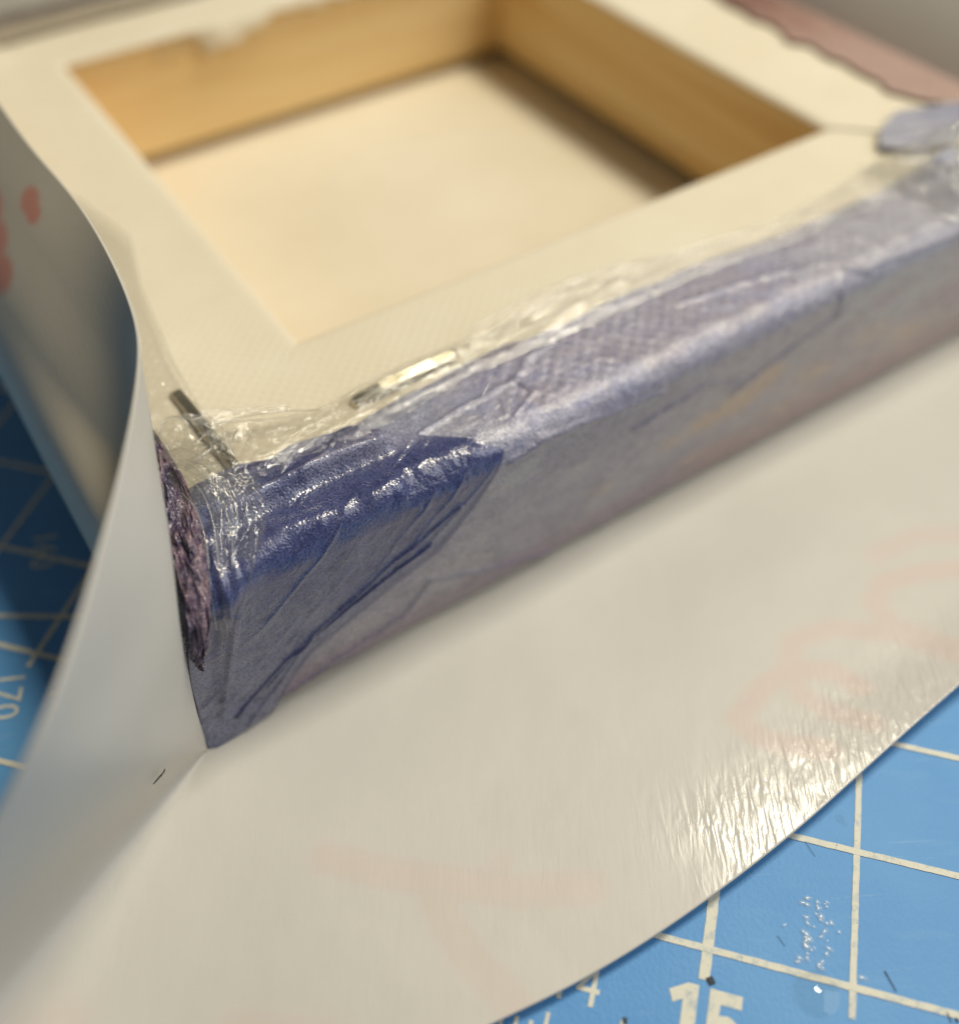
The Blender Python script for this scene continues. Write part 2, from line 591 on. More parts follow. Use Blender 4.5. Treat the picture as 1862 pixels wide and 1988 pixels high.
for e in [(-.93, -1.34, 2.83), (-1.23, -1.46, 2.58), (-2.05, -1.42, 1.72), (-2.75, -1.44, 1.05), (-3.15, -1.58, .60), (-3.4, -1.85, .30), (-3.45, -2.25, .15), (-3.42, -2.75, .09), (-3.3, -3.3, .07), (-2.2, -3.26, .07), (-1.2, -3.24, .08), (-.5, -3.23, .09)]:
    e = np.array(e)
    col(*[apex + (e - apex) * k for k in (0, .2, .4, .6, .8, 1)])
for x, lift in [(0.1, .08), (.8, .07), (1.6, .07), (2.4, .085), (3.2, .11), (4.0, .14), (4.8, .17), (5.6, .20), (6.5, .22), (8, .2), (9.5, .15), (11, .15), (13, .15), (15, .15)]:
    y0 = -.02 if x > 0 else -.08
    ye = float(np.interp(x, [0, .75, 1.35, 2, 3.2, 5.3, 7], [-2.98, -3.13, -3.23, -3.28, -3.27, -3.10, -3.05]))
    hx = max(x * 1.0, -.05)
    sag = 0.018 * math.sin(x * 1.3 + 1)
    col((hx, .06, -.012), (x, -.55, -.012 + sag * .4), (x, -1.3, .29 * lift + sag), (x, -2.0, .53 * lift + sag * .6), (x, -2.65, .77 * lift), (x, ye, lift))
A = np.array(cols)                                            # (ncol, 6, 3)
A = catmull(A, 620)
kern = np.hanning(45)[1:-1]; kern /= kern.sum()
pad = np.concatenate([np.repeat(A[:1], 21, 0), A, np.repeat(A[-1:], 21, 0)])
A = sum(kern[q] * pad[q:q + len(A)] for q in range(43))
A = np.moveaxis(catmull(np.moveaxis(A, 1, 0), 110), 0, 1)
X, Y, Z = A[..., 0], A[..., 1], A[..., 2]
print_ = np.zeros(X.shape)
front = (Z < .6) & (Y < 0.1)


def stroke(pts, w, soft=0.05, amp=1.0):
    d = seg_dist(X, Y, pts)
    return amp * (1 - smooth(w / 2 - soft, w / 2 + soft, d)) * front


marks = [
    # letters printed on the underside, showing through faintly
    ([(.27, -1.46), (.55, -1.78), (.95, -2.14), (1.3, -2.45), (1.78, -2.74)], .26, .09, .55),
    ([(.80, -2.15), (.76, -2.6), (.86, -3.15)], .26, .09, .5), ([(1.15, -2.3), (1.35, -2.2)], .2, .08, .35),
    ([(3.60, -2.31), (3.95, -2.20), (4.28, -2.20), (4.55, -2.42), (4.62, -2.66)], .19, .05, .85),
    ([(3.60, -2.31), (3.62, -2.54), (3.78, -2.74), (3.98, -2.92)], .19, .05, .8),
    ([(4.28, -2.20), (4.18, -2.45), (4.25, -2.68), (4.45, -2.95)], .18, .05, .75), ([(4.26, -2.20), (4.52, -2.0), (4.9, -2.12), (5.25, -2.45), (5.5, -2.9)], .19, .06, .75),
    ([(5.30, -2.36), (5.38, -2.12), (5.62, -2.02), (5.95, -2.12), (6.3, -2.3), (6.6, -2.6)], .2, .06, .8), ([(5.30, -2.36), (5.42, -2.6), (5.6, -2.95)], .2, .06, .7),
    ([(5.8, -1.75), (6.3, -1.8), (6.7, -2.1)], .2, .08, .6), ([(-1.6, -2.7), (-.8, -2.2), (-.3, -2.6)], .3, .12, .5), ([(-2.4, -1.6), (-1.8, -1.5)], .4, .2, .5),
]
for pts, w, so, am in marks:
    print_ = np.maximum(print_, stroke(pts, w, so, am))
# prints on the outer side of the raised left flap
for cx, cy, cz, r in [(.60, 3.75, 2.8, .17), (.58, 3.6, 2.76, .13), (.32, 4.3, 2.5, .28), (.24, 3.95, 2.42, .26), (.16, 3.6, 2.33, .22), (.3, 4.8, 2.5, .3)]:
    d = np.sqrt(((X - cx) * 1.2) ** 2 + ((Y - cy) * .8) ** 2 + ((Z - cz) * 1.0) ** 2)
    print_ = np.maximum(print_, .85 * (1 - smooth(r * .5, r * 1.05, d)))
crinkle = smooth(-2.2, -2.9, Y) * smooth(2.1, 2.9, X + .35 * (fbm(X * 3, Y * 3) - .5)) * front + 0.12
N = 0.012 * (fbm(X * .9 + 3, Y * .9) - .5) + .006 * (fbm(X * 3, Y * 3) - .5)
A2 = A.copy(); A2[..., 2] += N * front
me = grid_mesh('sheet', A2, attrs={'print': print_, 'crinkle': crinkle})
sheet = link('paper_sheet', me, [BACK, FACE], paper)
md = sheet.modifiers.new('thickness', 'SOLIDIFY'); md.thickness = 0.022 * S; md.offset = 1; md.material_offset = 1; md.material_offset_rim = 1


P = np.array([[(x, y, -.040) for y in np.linspace(-.03, 10.9, 12)] for x in np.linspace(-.06, 10.9, 12)])
link('paper_base', grid_mesh('paper_base', P, attrs={'print': np.zeros((12, 12)), 'crinkle': np.zeros((12, 12))}), FACE, paper)


def flap(name, pts_fn, u):
    P = np.array([[pts_fn(a, b) for b in np.linspace(0, 1, 40)] for a in u])
    me_ = grid_mesh(name, P, attrs={'print': np.zeros(P.shape[:2]), 'crinkle': np.full(P.shape[:2], .2)})
    o = link(name, me_, [FACE, BACK], paper)
    m_ = o.modifiers.new('thickness', 'SOLIDIFY'); m_.thickness = 0.022 * S; m_.offset = -1; m_.material_offset = 1; m_.material_offset_rim = 0
    return o


FL, FH, FW = 10.67, 1.73, 2.07                               # canvas frame: side, height, bar width
flap('paper_flap', lambda y, t: (FL + .10 + .02 * math.sin(y) + 1.9 * t * t, y, -.012 + 3.2 * t), np.linspace(14, -.3, 60))
flap('paper_flap', lambda x, t: (x, FL + .10 + .02 * math.sin(x) + .25 * t * t, -.012 + 3.3 * t), np.linspace(-2.5, FL + .0, 60))
ii, jj = np.unravel_index(np.argmin((X + .47) ** 2 + (Y + .50) ** 2 + .5 * (Z - .75) ** 2), X.shape)
fp = [A2[ii + 3 * q, jj] * 1.0 + np.array([.012 * math.sin(q * 1.5), 0, 0]) for q in range(4)]
nv_ = np.cross(A2[ii + 4, jj] - A2[ii, jj], A2[ii, jj + 4] - A2[ii, jj]); nv_ /= np.linalg.norm(nv_)
nv_ *= np.sign(nv_ @ (np.array([-.34, -4.7, 7.4]) - A2[ii, jj]))
tag(link('lint_fibre', tube('lint_fibre', catmull(np.array([q + nv_ * .034 for q in fp]), 12), .007), LINT), 'short dark lint fibre on the raised corner of the white paper', 'fibre')

# ------------------------------------------------------------------ stretched canvas
frame = thing('stretched_canvas', 'small square stretched canvas lying face down showing its wooden back', 'canvas')
RC = Vector((FL / 2, FL / 2, 0))


def side_xform(k):
    """side 0 front, 1 right, 2 back, 3 left: local (along, inward, up) to world"""
    def f(a, o, z):
        if k == 0: return (a, o, z)
        if k == 1: return (FL - o, a, z)
        if k == 2: return (FL - a, FL - o, z)
        return (o, FL - a, z)
    return f


for k in range(4):
    f = side_xform(k)
    # wooden stretcher bar, mitred, bottom bevelled away from the canvas
    o0, o1 = .10, FW - .03
    prof = [(o0, .06), (o0, FH - .08), (o1, FH - .06), (o1 + .0, .22), (o1 - .7, .12)]
    V = [f(o, o, z) for o, z in prof] + [f(FL - o, o, z) for o, z in prof]
    n = len(prof)
    F = [(i, (i + 1) % n, n + (i + 1) % n, n + i) for i in range(n)] + [tuple(range(n))[::-1], tuple(range(n, 2 * n))]
    link('stretcher_bar', poly_mesh('stretcher_bar', V, F), WOODX if k in (0, 2) else WOODY, frame, False)
    # canvas turned over the bar
    r = .17
    hh = FH + (.018 if k == 1 else 0)
    P = []
    NA = 220
    for s in np.linspace(0, 1, NA):
        row = []
        al = s * FL
        pr = [(.14, .0), (.05, .03), (0, .11), (0, 1.0), (0, hh - r)]
        pr += [(r - r * math.cos(t), hh - r + r * math.sin(t)) for t in np.linspace(.15, math.pi / 2, 7)]
        pr += [(o, hh) for o in np.linspace(.3, FW - .05, 22)]
        droop = 0.02; over = .0
        if k == 2:
            xw = FL - al
            droop = 0.03 + .28 * smooth(2.75, 3.0, xw) * (1 - smooth(3.1, 5.2, xw)) + .06 * smooth(5, 5.4, xw) * (1 - smooth(5.4, 8, xw)) + .03 * math.sin(xw * 9) * smooth(2.8, 3.2, xw)
            over = .06 * smooth(2.75, 3.0, xw) * (1 - smooth(3.6, 5.4, xw))
        pr += [(FW, hh - .012), (FW + .02 + over, hh - .03 - droop * .3), (FW + .03 + over * .8, hh - .03 - droop)]
        for o, z in pr:
            oo = max(o, 0)
            aa = oo + (FL - 2 * oo) * s
            zz = z
            if o > .3 and z > FH - .05:
                zz += .018 * (float(fbm(aa * 1.1 + k * 7, o * 1.5)) - .5)
                # canvas fold bunched at the far end of the left bar
                if k == 3:
                    wy = FL - aa
                    zz += .16 * float(smooth(8.9, 9.3, wy)) * float(1 - smooth(1.75, 1.95, o))
            row.append(f(aa, oo, zz))
        P.append(row)
    link('canvas_wrap', grid_mesh('canvas_wrap', np.array(P)), CANVAS, frame)
# the back of the stretched canvas
u = np.linspace(.15, FL - .15, 90)
P = np.array([[(x, y, .025 + .02 * math.sin((x - .2) / (FL) * math.pi) * math.sin(y / FL * math.pi)) for y in u] for x in u])
link('canvas_panel', grid_mesh('canvas_panel', P), CANVAS, frame)
# canvas threads fraying from the turned edge on the back bar
V = []; F = []
for k in range(36):
    x = random.uniform(3.2, 4.1); y = FL - FW - .05
    pts = [(x, y, FH - .03), (x + random.uniform(-.03, .03), y - .03, FH - .12), (x + random.uniform(-.06, .06), y - .03, FH - random.uniform(.15, .45))]
    for q in range(2):
        a, b = pts[q], pts[q + 1]
        o = len(V); w = .004
        V += [(a[0] - w, a[1], a[2]), (a[0] + w, a[1] - .01, a[2]), (b[0] + w, b[1] - .01, b[2]), (b[0] - w, b[1], b[2])]
        F.append((o, o + 1, o + 2, o + 3))
fr = link('frayed_threads', poly_mesh('frayed_threads', V, F), CANVAS, frame); fr['kind'] = 'stuff'


def staple(a, b, z0, z1, w=.11, t=.045, tilt=0.0):
    """flat wire staple: crown from a to b with rounded shoulders and two legs going into the wood"""
    a = Vector((a[0], a[1], z0)); b = Vector((b[0], b[1], z1))
    d = (b - a).normalized(); sidev = Vector((0, 0, 1)).cross(d).normalized(); up = d.cross(sidev)
    q_ = Matrix.Rotation(tilt, 3, d); sidev = q_ @ sidev; up = q_ @ up
    L = (b - a).length
    path = [(0, -.35), (0, -.06), (.012, -.025), (.04, -.006), (.25 * L, .012), (.5 * L, .016), (.75 * L, .008), (L - .04, -.010), (L - .012, -.026), (L, -.06), (L, -.35)]
    n = len(path)
    bm_ = bmesh.new(); rings = []
    for q, (px, pz) in enumerate(path):
        if q < 2: nrm = -d
        elif q == 2: nrm = (-d + up).normalized()
        elif q > n - 3: nrm = d
        elif q == n - 3: nrm = (d + up).normalized()
        else: nrm = up
        c = a + d * px + up * pz
        ring = []
        for su, sn in ((-1, 0), (-.8, .5), (.8, .5), (1, 0), (.8, -.5), (-.8, -.5)):
            ring.append(bm_.verts.new((c + sidev * su * w / 2 + nrm * (sn * t)) * S))
        rings.append(ring)
    for r0, r1 in zip(rings[:-1], rings[1:]):
        for k in range(6):
            bm_.faces.new((r0[k], r0[(k + 1) % 6], r1[(k + 1) % 6], r1[k]))
    bm_.faces.new(rings[0][::-1]); bm_.faces.new(rings[-1])
    bmesh.ops.recalc_face_normals(bm_, faces=bm_.faces)
    me_ = bpy.data.meshes.new('staple'); bm_.to_mesh(me_); bm_.free()
    o = link('staple', me_, STEEL, frame, False)
    bv = o.modifiers.new('bevel', 'BEVEL'); bv.width = .008 * S; bv.segments = 2
    return o


staple((2.10, 1.07), (3.13, 1.12), FH + .055, FH + .055, tilt=math.radians(14))
staple((.93, 2.07), (.985, .90), FH + .03, FH + .03)

# ------------------------------------------------------------------ printed film
film = thing('printed_film', 'thin glossy blue and lavender printed film folded round the canvas edges', 'film')
RR = .20


def wrap(x, t, off):
    """front side of the frame unrolled: t up the side, round the edge, then over the top"""
    x = np.asarray(x, float); t = np.asarray(t, float)
    hs = FH - RR; arc = RR * math.pi / 2
    th = np.clip((t - hs) / RR, 0, math.pi / 2)
    y = RR - (RR + off) * np.cos(th)
    z = hs + (RR + off) * np.sin(th)
    z = np.where(t < hs, t, z)
    y = np.where(t > hs + arc, RR + (t - hs - arc), y)
    return np.stack([x, y, z], -1)


def yt(y):
    return (FH - RR) + RR * math.pi / 2 + (y - RR)


edge_top = np.array([(-.1, .90), (.64, .93), (.98, .83), (1.43, .93), (1.92, .84), (2.5, .9), (3.06, .98), (4.17, .94), (5.37, .95), (6.59, .86), (7.99, .84), (8.8, .94), (11, .9)])


def top_of(x):
    return yt(np.interp(x, edge_top[:, 0], edge_top[:, 1]) + .05 * (vnoise(x * 4, x * 0 + 3.3) - .5))


xs = np.concatenate([np.linspace(0.0, 4.6, 250), np.linspace(4.62, FL + .01, 190)])
vs = np.linspace(0, 1, 190)
XX, VV = np.meshgrid(xs, vs, indexing='ij')
TT = .085 + .02 * (vnoise(XX * 3, XX * 0 + 6) - .5) + VV * (top_of(XX) - .085)
hs = FH - RR
ontop = smooth(1.50, 1.72, TT)
n1 = fbm(XX * .9, TT * 1.6); n2 = fbm(XX * 2.6 + 7, TT * 4 + 2); n3 = fbm(XX * 9, TT * 12)
colr = np.zeros(XX.shape + (3,))


def blend(c, a):
    global colr
    a = np.clip(a, 0, 1)[..., None]
    colr = colr * (1 - a) + c * a


blend(lin(170, 165, 178), np.ones(XX.shape))
blend(lin(156, 151, 166), .9 * smooth(.45, .62, n2))
blend(lin(180, 176, 182), .8 * smooth(.5, .65, fbm(XX * 1.7 + 31, TT * 3 + 8)))
blend(lin(190, 177, 174), .75 * smooth(4.0, 6.5, XX + 1.5 * (n1 - .5)))
blend(lin(190, 187, 188), .8 * smooth(6.4, 7.2, XX) * (1 - smooth(7.8, 8.6, XX)) * smooth(.7, 1.2, TT))
# mauve foot of the film
foot = .34 + .25 * (n1 - .5) + .12 * (n2 - .5)
blend(lin(164, 144, 158), .8 * (1 - smooth(foot - .12, foot + .1, TT)) * (1 - .5 * smooth(4, 6, XX)))
blend(lin(186, 150, 138), .6 * (1 - smooth(.25, .6, TT + .3 * (n2 - .5))) * smooth(4.2, 5.5, XX))
blend(lin(168, 140, 148), .7 * smooth(.5, .6, fbm(XX * 1.2 + 4, TT * 2.2 + 12)) * smooth(6.0, 7.5, XX) * (1 - smooth(1.2, 1.5, TT)))
for cx, ct, rx, rt, am in [(5.50, .86, .26, .15, .7), (5.85, .98, .22, .17, .7), (5.15, .80, .22, .13, .55), (4.7, .76, .18, .11, .45), (6.6, .70, .34, .13, .5), (5.0, .38, .26, .10, .5), (7.3, .85, .34, .15, .45), (6.2, .42, .3, .12, .45), (7.9, .6, .4, .14, .45), (3.9, .6, .2, .1, .3)]:
    d = np.hypot((XX - cx) / rx, (TT - ct + .10 * (XX - cx)) / rt) + 1.2 * (n2 - .5)
    blend(lin(222, 186, 142), am * (1 - smooth(.3, 1.25, d)))
# top: lavender with bluer patches
blend(lin(188, 184, 202), ontop * .95)
blend(lin(164, 164, 196), ontop * .8 * smooth(.44, .6, fbm(XX * 1.5 + 2, TT * 3)) * (1 - smooth(5.4, 7, XX)))
blend(lin(186, 178, 190), ontop * .7 * smooth(.5, .62, n2))
blend(lin(202, 200, 208), ontop * .75 * smooth(5.9, 7.4, XX + .8 * (n1 - .5)))
blend(lin(176, 182, 196), ontop * .6 * (1 - smooth(2.2, 3.4, XX)))
blend(lin(120, 116, 134), .30 * smooth(.52, .7, n3))
# creases where the tissue doubled up
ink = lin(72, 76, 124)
disp = .014 * (n2 - .5) + .008 * (n3 - .5) + .009 * ridged(XX * 2.2 - TT * 2.5, TT * 4.5 + XX * 1.3) ** 5 + .004 * ontop * (ridged(XX * 14, TT * 16) - .5) + .014 * smooth(1.42, 1.6, TT) * smooth(2.05, 1.85, TT) * (fbm(XX * 9 + 2, TT * 13, 3) - .5) * smooth(8, 5.5, XX)
creases = [
    ([(5.17, yt(.57)), (5.7, yt(.50)), (6.33, yt(.39))], .035, .85), ([(6.67, 1.38), (6.66, 1.62), (6.75, yt(.12)), (7.0, yt(.05)), (7.5, yt(.03)), (8.4, yt(-.02))], .030, .55),
    ([(2.35, yt(.45)), (2.8, yt(.52)), (3.30, yt(.56)), (3.48, yt(.63)), (3.55, yt(.72)), (4.2, yt(.86))], .035, .7), ([(2.9, 1.55), (3.2, 1.60), (3.49, 1.59), (4.03, 1.53), (4.5, 1.5)], .028, .55),
    ([(.48, .03), (1.14, .2), (1.8, .29), (2.08, .58), (2.4, .42), (2.76, .29), (3.34, .09)], .035, .65), 
    ([(3.1, yt(.2)), (3.4, yt(.35)), (3.36, yt(.55))], .018, .4),
    ([(5.4, 1.0), (6.1, 1.22), (6.8, 1.38)], .05, .3), ([(4.2, 1.2), (5.0, 1.3), (5.6, 1.1)], .022, .3),
]
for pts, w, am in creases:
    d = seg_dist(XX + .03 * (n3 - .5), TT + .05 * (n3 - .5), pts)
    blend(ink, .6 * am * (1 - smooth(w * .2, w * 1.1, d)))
    disp += .022 * np.exp(-(d / (w * .8)) ** 2)
weave_ = smooth(1.72, 1.95, TT) * smooth(2.7, 3.4, XX) * (1 - .6 * smooth(6.5, 8, XX)) * smooth(.25, .5, n1 + .15)
bulge = .012
P = wrap(XX, TT, .012)
# slight bow of the side and a soft top edge
nrm_y = -np.cos(np.clip((TT - hs) / RR, 0, math.pi / 2)); nrm_z = np.sin(np.clip((TT - hs) / RR, 0, math.pi / 2))
off = .022 + disp
P[..., 1] += nrm_y * off; P[..., 2] += nrm_z * off
o = link('printed_panel', grid_mesh('printed_panel', P, colr, {'weave': weave_}, flip=True), PRINT, film)
# ---- blue folded corner flap
nv, nu = 300, 260
left = np.array([(-.10, -.02), (-.06, .45), (-.02, .87), (.05, 1.25), (.14, 1.62), (.36, yt(.35)), (.50, yt(.65)), (.64, yt(.93))])
right = np.array([(-.04, -.02), (.47, .05), (.93, .46), (1.54, .70), (2.2, .93), (2.55, 1.25), (2.86, 1.66), (2.35, yt(.42)), (1.95, yt(.83))])
Lc = catmull(left, nv)
Rc = np.stack([np.interp(np.linspace(0, len(right) - 1, nv), np.arange(len(right)), right[:, k]) for k in (0, 1)], -1)
# upper edge of the flap follows a wavy line
UU, VV2 = np.meshgrid(np.linspace(0, 1, nu), np.linspace(0, 1, nv))
FX = Lc[:, None, 0] * (1 - UU) + Rc[:, None, 0] * UU
FT = Lc[:, None, 1] * (1 - UU) + Rc[:, None, 1] * UU
FT += .09 * np.sin(UU * math.pi * 2.2 + .4) * smooth(.75, 1, VV2) * UU * (1 - UU) * 4 * .6
n1 = fbm(FX * 1.4 + 3, FT * 1.8); n2 = fbm(FX * 5, FT * 7 + 3); n3 = fbm(FX * 13, FT * 15)
edgeU = smooth(0, .10, UU) * smooth(1.0, .93, UU)
d = .056 + (.02 * (n1 - .5) + .014 * (n2 - .5)) * edgeU


def ridge(pts, w, a):
    return a * np.exp(-(seg_dist(FX, FT, pts) / w) ** 2) * smooth(0, .14, UU) * smooth(1.0, .94, UU)


d += ridge([(.40, yt(.36)), (.75, yt(.47)), (1.13, yt(.50)), (1.6, yt(.52)), (2.03, yt(.48))], .075, .13)      # raised pleat on top
d += ridge([(.32, 1.45), (.55, 1.66), (1.0, 1.80), (1.5, 1.72), (1.9, 1.72)], .09, .04)                        # second pleat along the edge
d += ridge([(1.7, 1.75), (2.2, 1.80), (2.75, 1.68)], .07, .015)
d += ridge([(.5, .35), (1.0, .72), (1.6, 1.02), (2.4, 1.35)], .018, .022) + ridge([(.2, .2), (.7, .55), (1.35, .83), (2.1, 1.08)], .02, .022) + ridge([(.1, .3), (.3, .9), (.45, 1.4)], .03, .03)
d += ridge([(.25, .05), (.6, .3), (.9, .6)], .02, .015)
d += .10 * smooth(.75, .25, FX) * smooth(1.1, 1.5, FT) * smooth(0, .1, UU) * (ridged(FX * 7 - FT * 1.5, FT * 2.2) - .3)
d += .016 * smooth(1.6, 2.0, FX) * smooth(1.35, 1.65, FT) * smooth(yt(.3), yt(.1), FT) * (ridged(FX * 13, FT * 13) - .3) * smooth(1, .9, UU)
d += .017 * ridged((FX * .78 + FT * .62) * .7, (FT * .78 - FX * .62) * 5.5, 2) ** 7 * edgeU
d = np.maximum(d, .052)
d += .03 * smooth(.3, 0, VV2) * UU                                                     # loose tip at the foot
colr = np.zeros(FX.shape + (3,))
blend(lin(92, 99, 140), np.ones(FX.shape))
blend(lin(120, 124, 152), .75 * smooth(.4, .65, fbm(FX * 2 + 9, FT * 2.5)))
blend(lin(138, 143, 174), .8 * smooth(1.1, .2, FT) * smooth(.25, .5, n1))
blend(lin(70, 78, 130), .7 * smooth(1.2, 1.55, FT + .2 * (n1 - .5)) * smooth(yt(.45), yt(.2), FT))
blend(lin(168, 168, 196), .9 * smooth(yt(.40), yt(.52), FT) * smooth(1.2, 1.5, FX + .4 * (n2 - .5)))
blend(lin(134, 142, 184), .8 * smooth(yt(.38), yt(.5), FT) * smooth(1.4, .8, FX))
blend(lin(168, 166, 188), .8 * smooth(1.6, 2.1, FX) * smooth(yt(.3), yt(.45), FT))
inkb = lin(42, 50, 104)
for pts, w, am in [([(.5, .35), (1.0, .72), (1.6, 1.02), (2.4, 1.35)], .016, .6), ([(.2, .2), (.7, .55), (1.35, .83), (2.1, 1.08)], .03, .8), ([(1.0, yt(.55)), (1.4, yt(.66)), (1.95, yt(.82))], .07, .8),
                   ([(.47, .06), (.93, .5), (1.54, .74), (2.2, 1.0), (2.85, 1.6)], .03, .75), ([(.12, .5), (.2, 1.0), (.32, 1.5)], .05, .6), ([(.64, yt(.90)), (1.1, yt(.86)), (1.5, yt(.89)), (1.95, yt(.82))], .03, .8)]:
    dd = seg_dist(FX + .02 * (n3 - .5), FT + .02 * (n3 - .5), pts)
    blend(inkb, am * (1 - smooth(w * .4, w, dd)))
blend(inkb, .5 * smooth(.55, .7, n3))
P = wrap(FX, FT, 0.0)
P[..., 1] -= .05 * smooth(.35, -.02, FT)
th = np.clip((FT - hs) / RR, 0, math.pi / 2)
P[..., 1] += -np.cos(th) * d; P[..., 2] += np.sin(th) * d
P[..., 2] = np.maximum(P[..., 2], .004)
thin = 1 - .26 * smooth(.75, .15, FT) * smooth(.2, .9, UU) - .07 * smooth(.3, .6, n1)
edge_ = smooth(.955, .985, UU) * smooth(1.75, 1.5, FT)
colr = colr * (1 - .55 * edge_[..., None]) + lin(48, 56, 112) * .55 * edge_[..., None]
fl = link('corner_flap', grid_mesh('corner_flap', P, colr, {'cover': thin}, flip=False), BLUE, film)
fl['label'] = 'deep blue folded corner of the film'
# ---- crumpled purple tissue along the near left edge
path = catmull(np.array([(.08, -.09, 1.12), (.08, -.10, 1.2), (.09, -.11, 1.28), (.10, -.13, 1.35), (.20, -.10, 1.66), (.30, .12, 1.80), (.38, .45, 1.82), (.45, .95, 1.82), (.48, 1.5, 1.80), (.45, 2.2, 1.76)]), 300)
wd = np.interp(np.linspace(0, 1, 300), [0, .25, .45, .6, .8, 1], [.02, .05, .10, .16, .17, .12])
acr = np.linspace(-1, 1, 70)
tt = np.linspace(0, 1, 300)
PP = np.zeros((300, 70, 3))
sarr, aarr = np.meshgrid(tt, acr, indexing='ij')
wv1 = .5 * (fbm(sarr * 12, aarr * 2 + 4) - .5)
rg = ridged(sarr * 13 + 3 * wv1, aarr * 1.3 + 5 + 4 * wv1); rg2 = ridged(sarr * 36 + 3, aarr * 4 + 5 * wv1)
topm = smooth(.42, .52, sarr)
PP[..., 0] = path[:, None, 0] + aarr * wd[:, None] * (1.0 - .2 * topm)
PP[..., 1] = path[:, None, 1] + (-.02 - .09 * (rg - .4) * (1 - topm)) + aarr * wd[:, None] * .25 * (1 - topm)
PP[..., 2] = path[:, None, 2] + topm * (.12 * (rg - .45) + .03 * (rg2 - .5)) + aarr * .0
PP[..., 1] -= .03 * (rg2 - .5) * (1 - topm)
PP[..., 1] -= .05 * (1 - aarr ** 2) * (1 - topm); PP[..., 2] += .05 * (1 - aarr ** 2) * topm
colr = np.zeros(sarr.shape + (3,))
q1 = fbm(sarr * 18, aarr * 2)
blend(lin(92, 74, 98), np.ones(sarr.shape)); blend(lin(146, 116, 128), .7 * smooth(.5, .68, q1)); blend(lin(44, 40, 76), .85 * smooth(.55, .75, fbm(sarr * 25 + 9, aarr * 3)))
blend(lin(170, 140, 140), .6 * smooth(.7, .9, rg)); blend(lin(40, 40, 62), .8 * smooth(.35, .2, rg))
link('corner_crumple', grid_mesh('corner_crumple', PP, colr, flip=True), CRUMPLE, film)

# ---- clear border of the film on top of the front bar
eo = np.array([(.55, 1.55), (.74, 1.54), (1.09, 1.37), (1.5, 1.22), (1.89, 1.14), (2.4, 1.22), (3.15, 1.19), (3.8, 1.28), (4.49, 1.36), (5.0, 1.28), (5.58, 1.20), (6.72, 1.03), (7.5, 1.08), (8.37, 1.2), (8.9, 1.1)])
xs = np.linspace(.55, 8.9, 520); vv = np.linspace(0, 1, 60)
XX, VV = np.meshgrid(xs, vv, indexing='ij')
yin = np.interp(XX, eo[:, 0], eo[:, 1]) + .02 * (vnoise(XX * 3, XX * 0 + 1) - .5)
ylow = np.interp(XX, edge_top[:, 0], edge_top[:, 1]) - .20
YY = ylow + (yin - ylow) * VV
wr = ridged(XX * 1.3 + YY * 1.5, YY * 7 - XX * .8)
zz = FH + .055 + (.035 + .06 * smooth(3.6, 4.2, XX) * smooth(5.6, 4.8, XX)) * wr * smooth(0, .3, VV) + .012 * ridged(XX * 4, YY * 12)
ds = seg_dist(XX, YY, [(2.10, 1.07), (3.13, 1.12)])
zz = np.maximum(zz, FH + .115 - .35 * np.clip(ds - .05, 0, 1) + .0)
zz += .10 * np.exp(-((XX - .95) / .35) ** 2) * ridged(XX * 5, YY * 4)
zz = np.where(VV > .93, zz - .03 * (VV - .93) / .07, zz)
link('clear_border', grid_mesh('clear_border', np.stack([XX, YY, zz], -1), flip=True), CLEAR, film)
edge = np.stack([xs, yin[:, -1], zz[:, -1] + .003], -1)
link('clear_border_edge', tube('clear_border_edge', edge[::4], .006, 5, False), CLEAR2, film)

# crinkled bunch of clear film at the near corner: several folded ribbons
for (pts, w) in [([(.56, 1.15, 1.86), (.70, .90, 2.00), (.86, .55, 1.98), (.84, .28, 1.93), (.62, .0, 1.72), (.46, -.10, 1.40)], .10), ([(.50, 1.35, 1.84), (.62, 1.1, 1.98), (.72, .75, 2.02), (.70, .4, 1.96), (.50, .08, 1.78), (.34, -.10, 1.45), (.26, -.11, 1.1)], .09),
                 ([(.52, 1.5, 1.84), (.66, 1.45, 1.97), (.85, 1.38, 1.98), (1.2, 1.33, 1.93), (1.6, 1.2, 1.86)], .08), ([(.62, 1.0, 1.9), (.8, .98, 2.0), (1.0, 1.1, 1.95), (1.15, 1.2, 1.88)], .08)]:
    c = catmull(np.array(pts), 120)
    tl = np.linspace(0, 1, 120)[:, None]; aa = np.linspace(-1, 1, 24)[None, :]
    d1 = np.gradient(c, axis=0); d1 /= np.linalg.norm(d1, axis=1)[:, None]
    sd = np.cross(d1, np.array([0, 0, 1.0])); sd /= np.linalg.norm(sd, axis=1)[:, None] + 1e-9
    up = np.cross(sd, d1)
    ww = w * (.6 + .6 * vnoise(tl * 5, tl * 0 + w * 90)) * np.sin(np.clip(tl, .03, .97) * math.pi) ** .4
    P = c[:, None, :] + sd[:, None, :] * (aa * ww)[..., None] + up[:, None, :] * (.028 * (ridged(tl * 7 + aa * .8, aa * 2.4 + w * 50) - .5))[..., None]
    link('clear_crinkle', grid_mesh('clear_crinkle', P), CLEAR2, film)

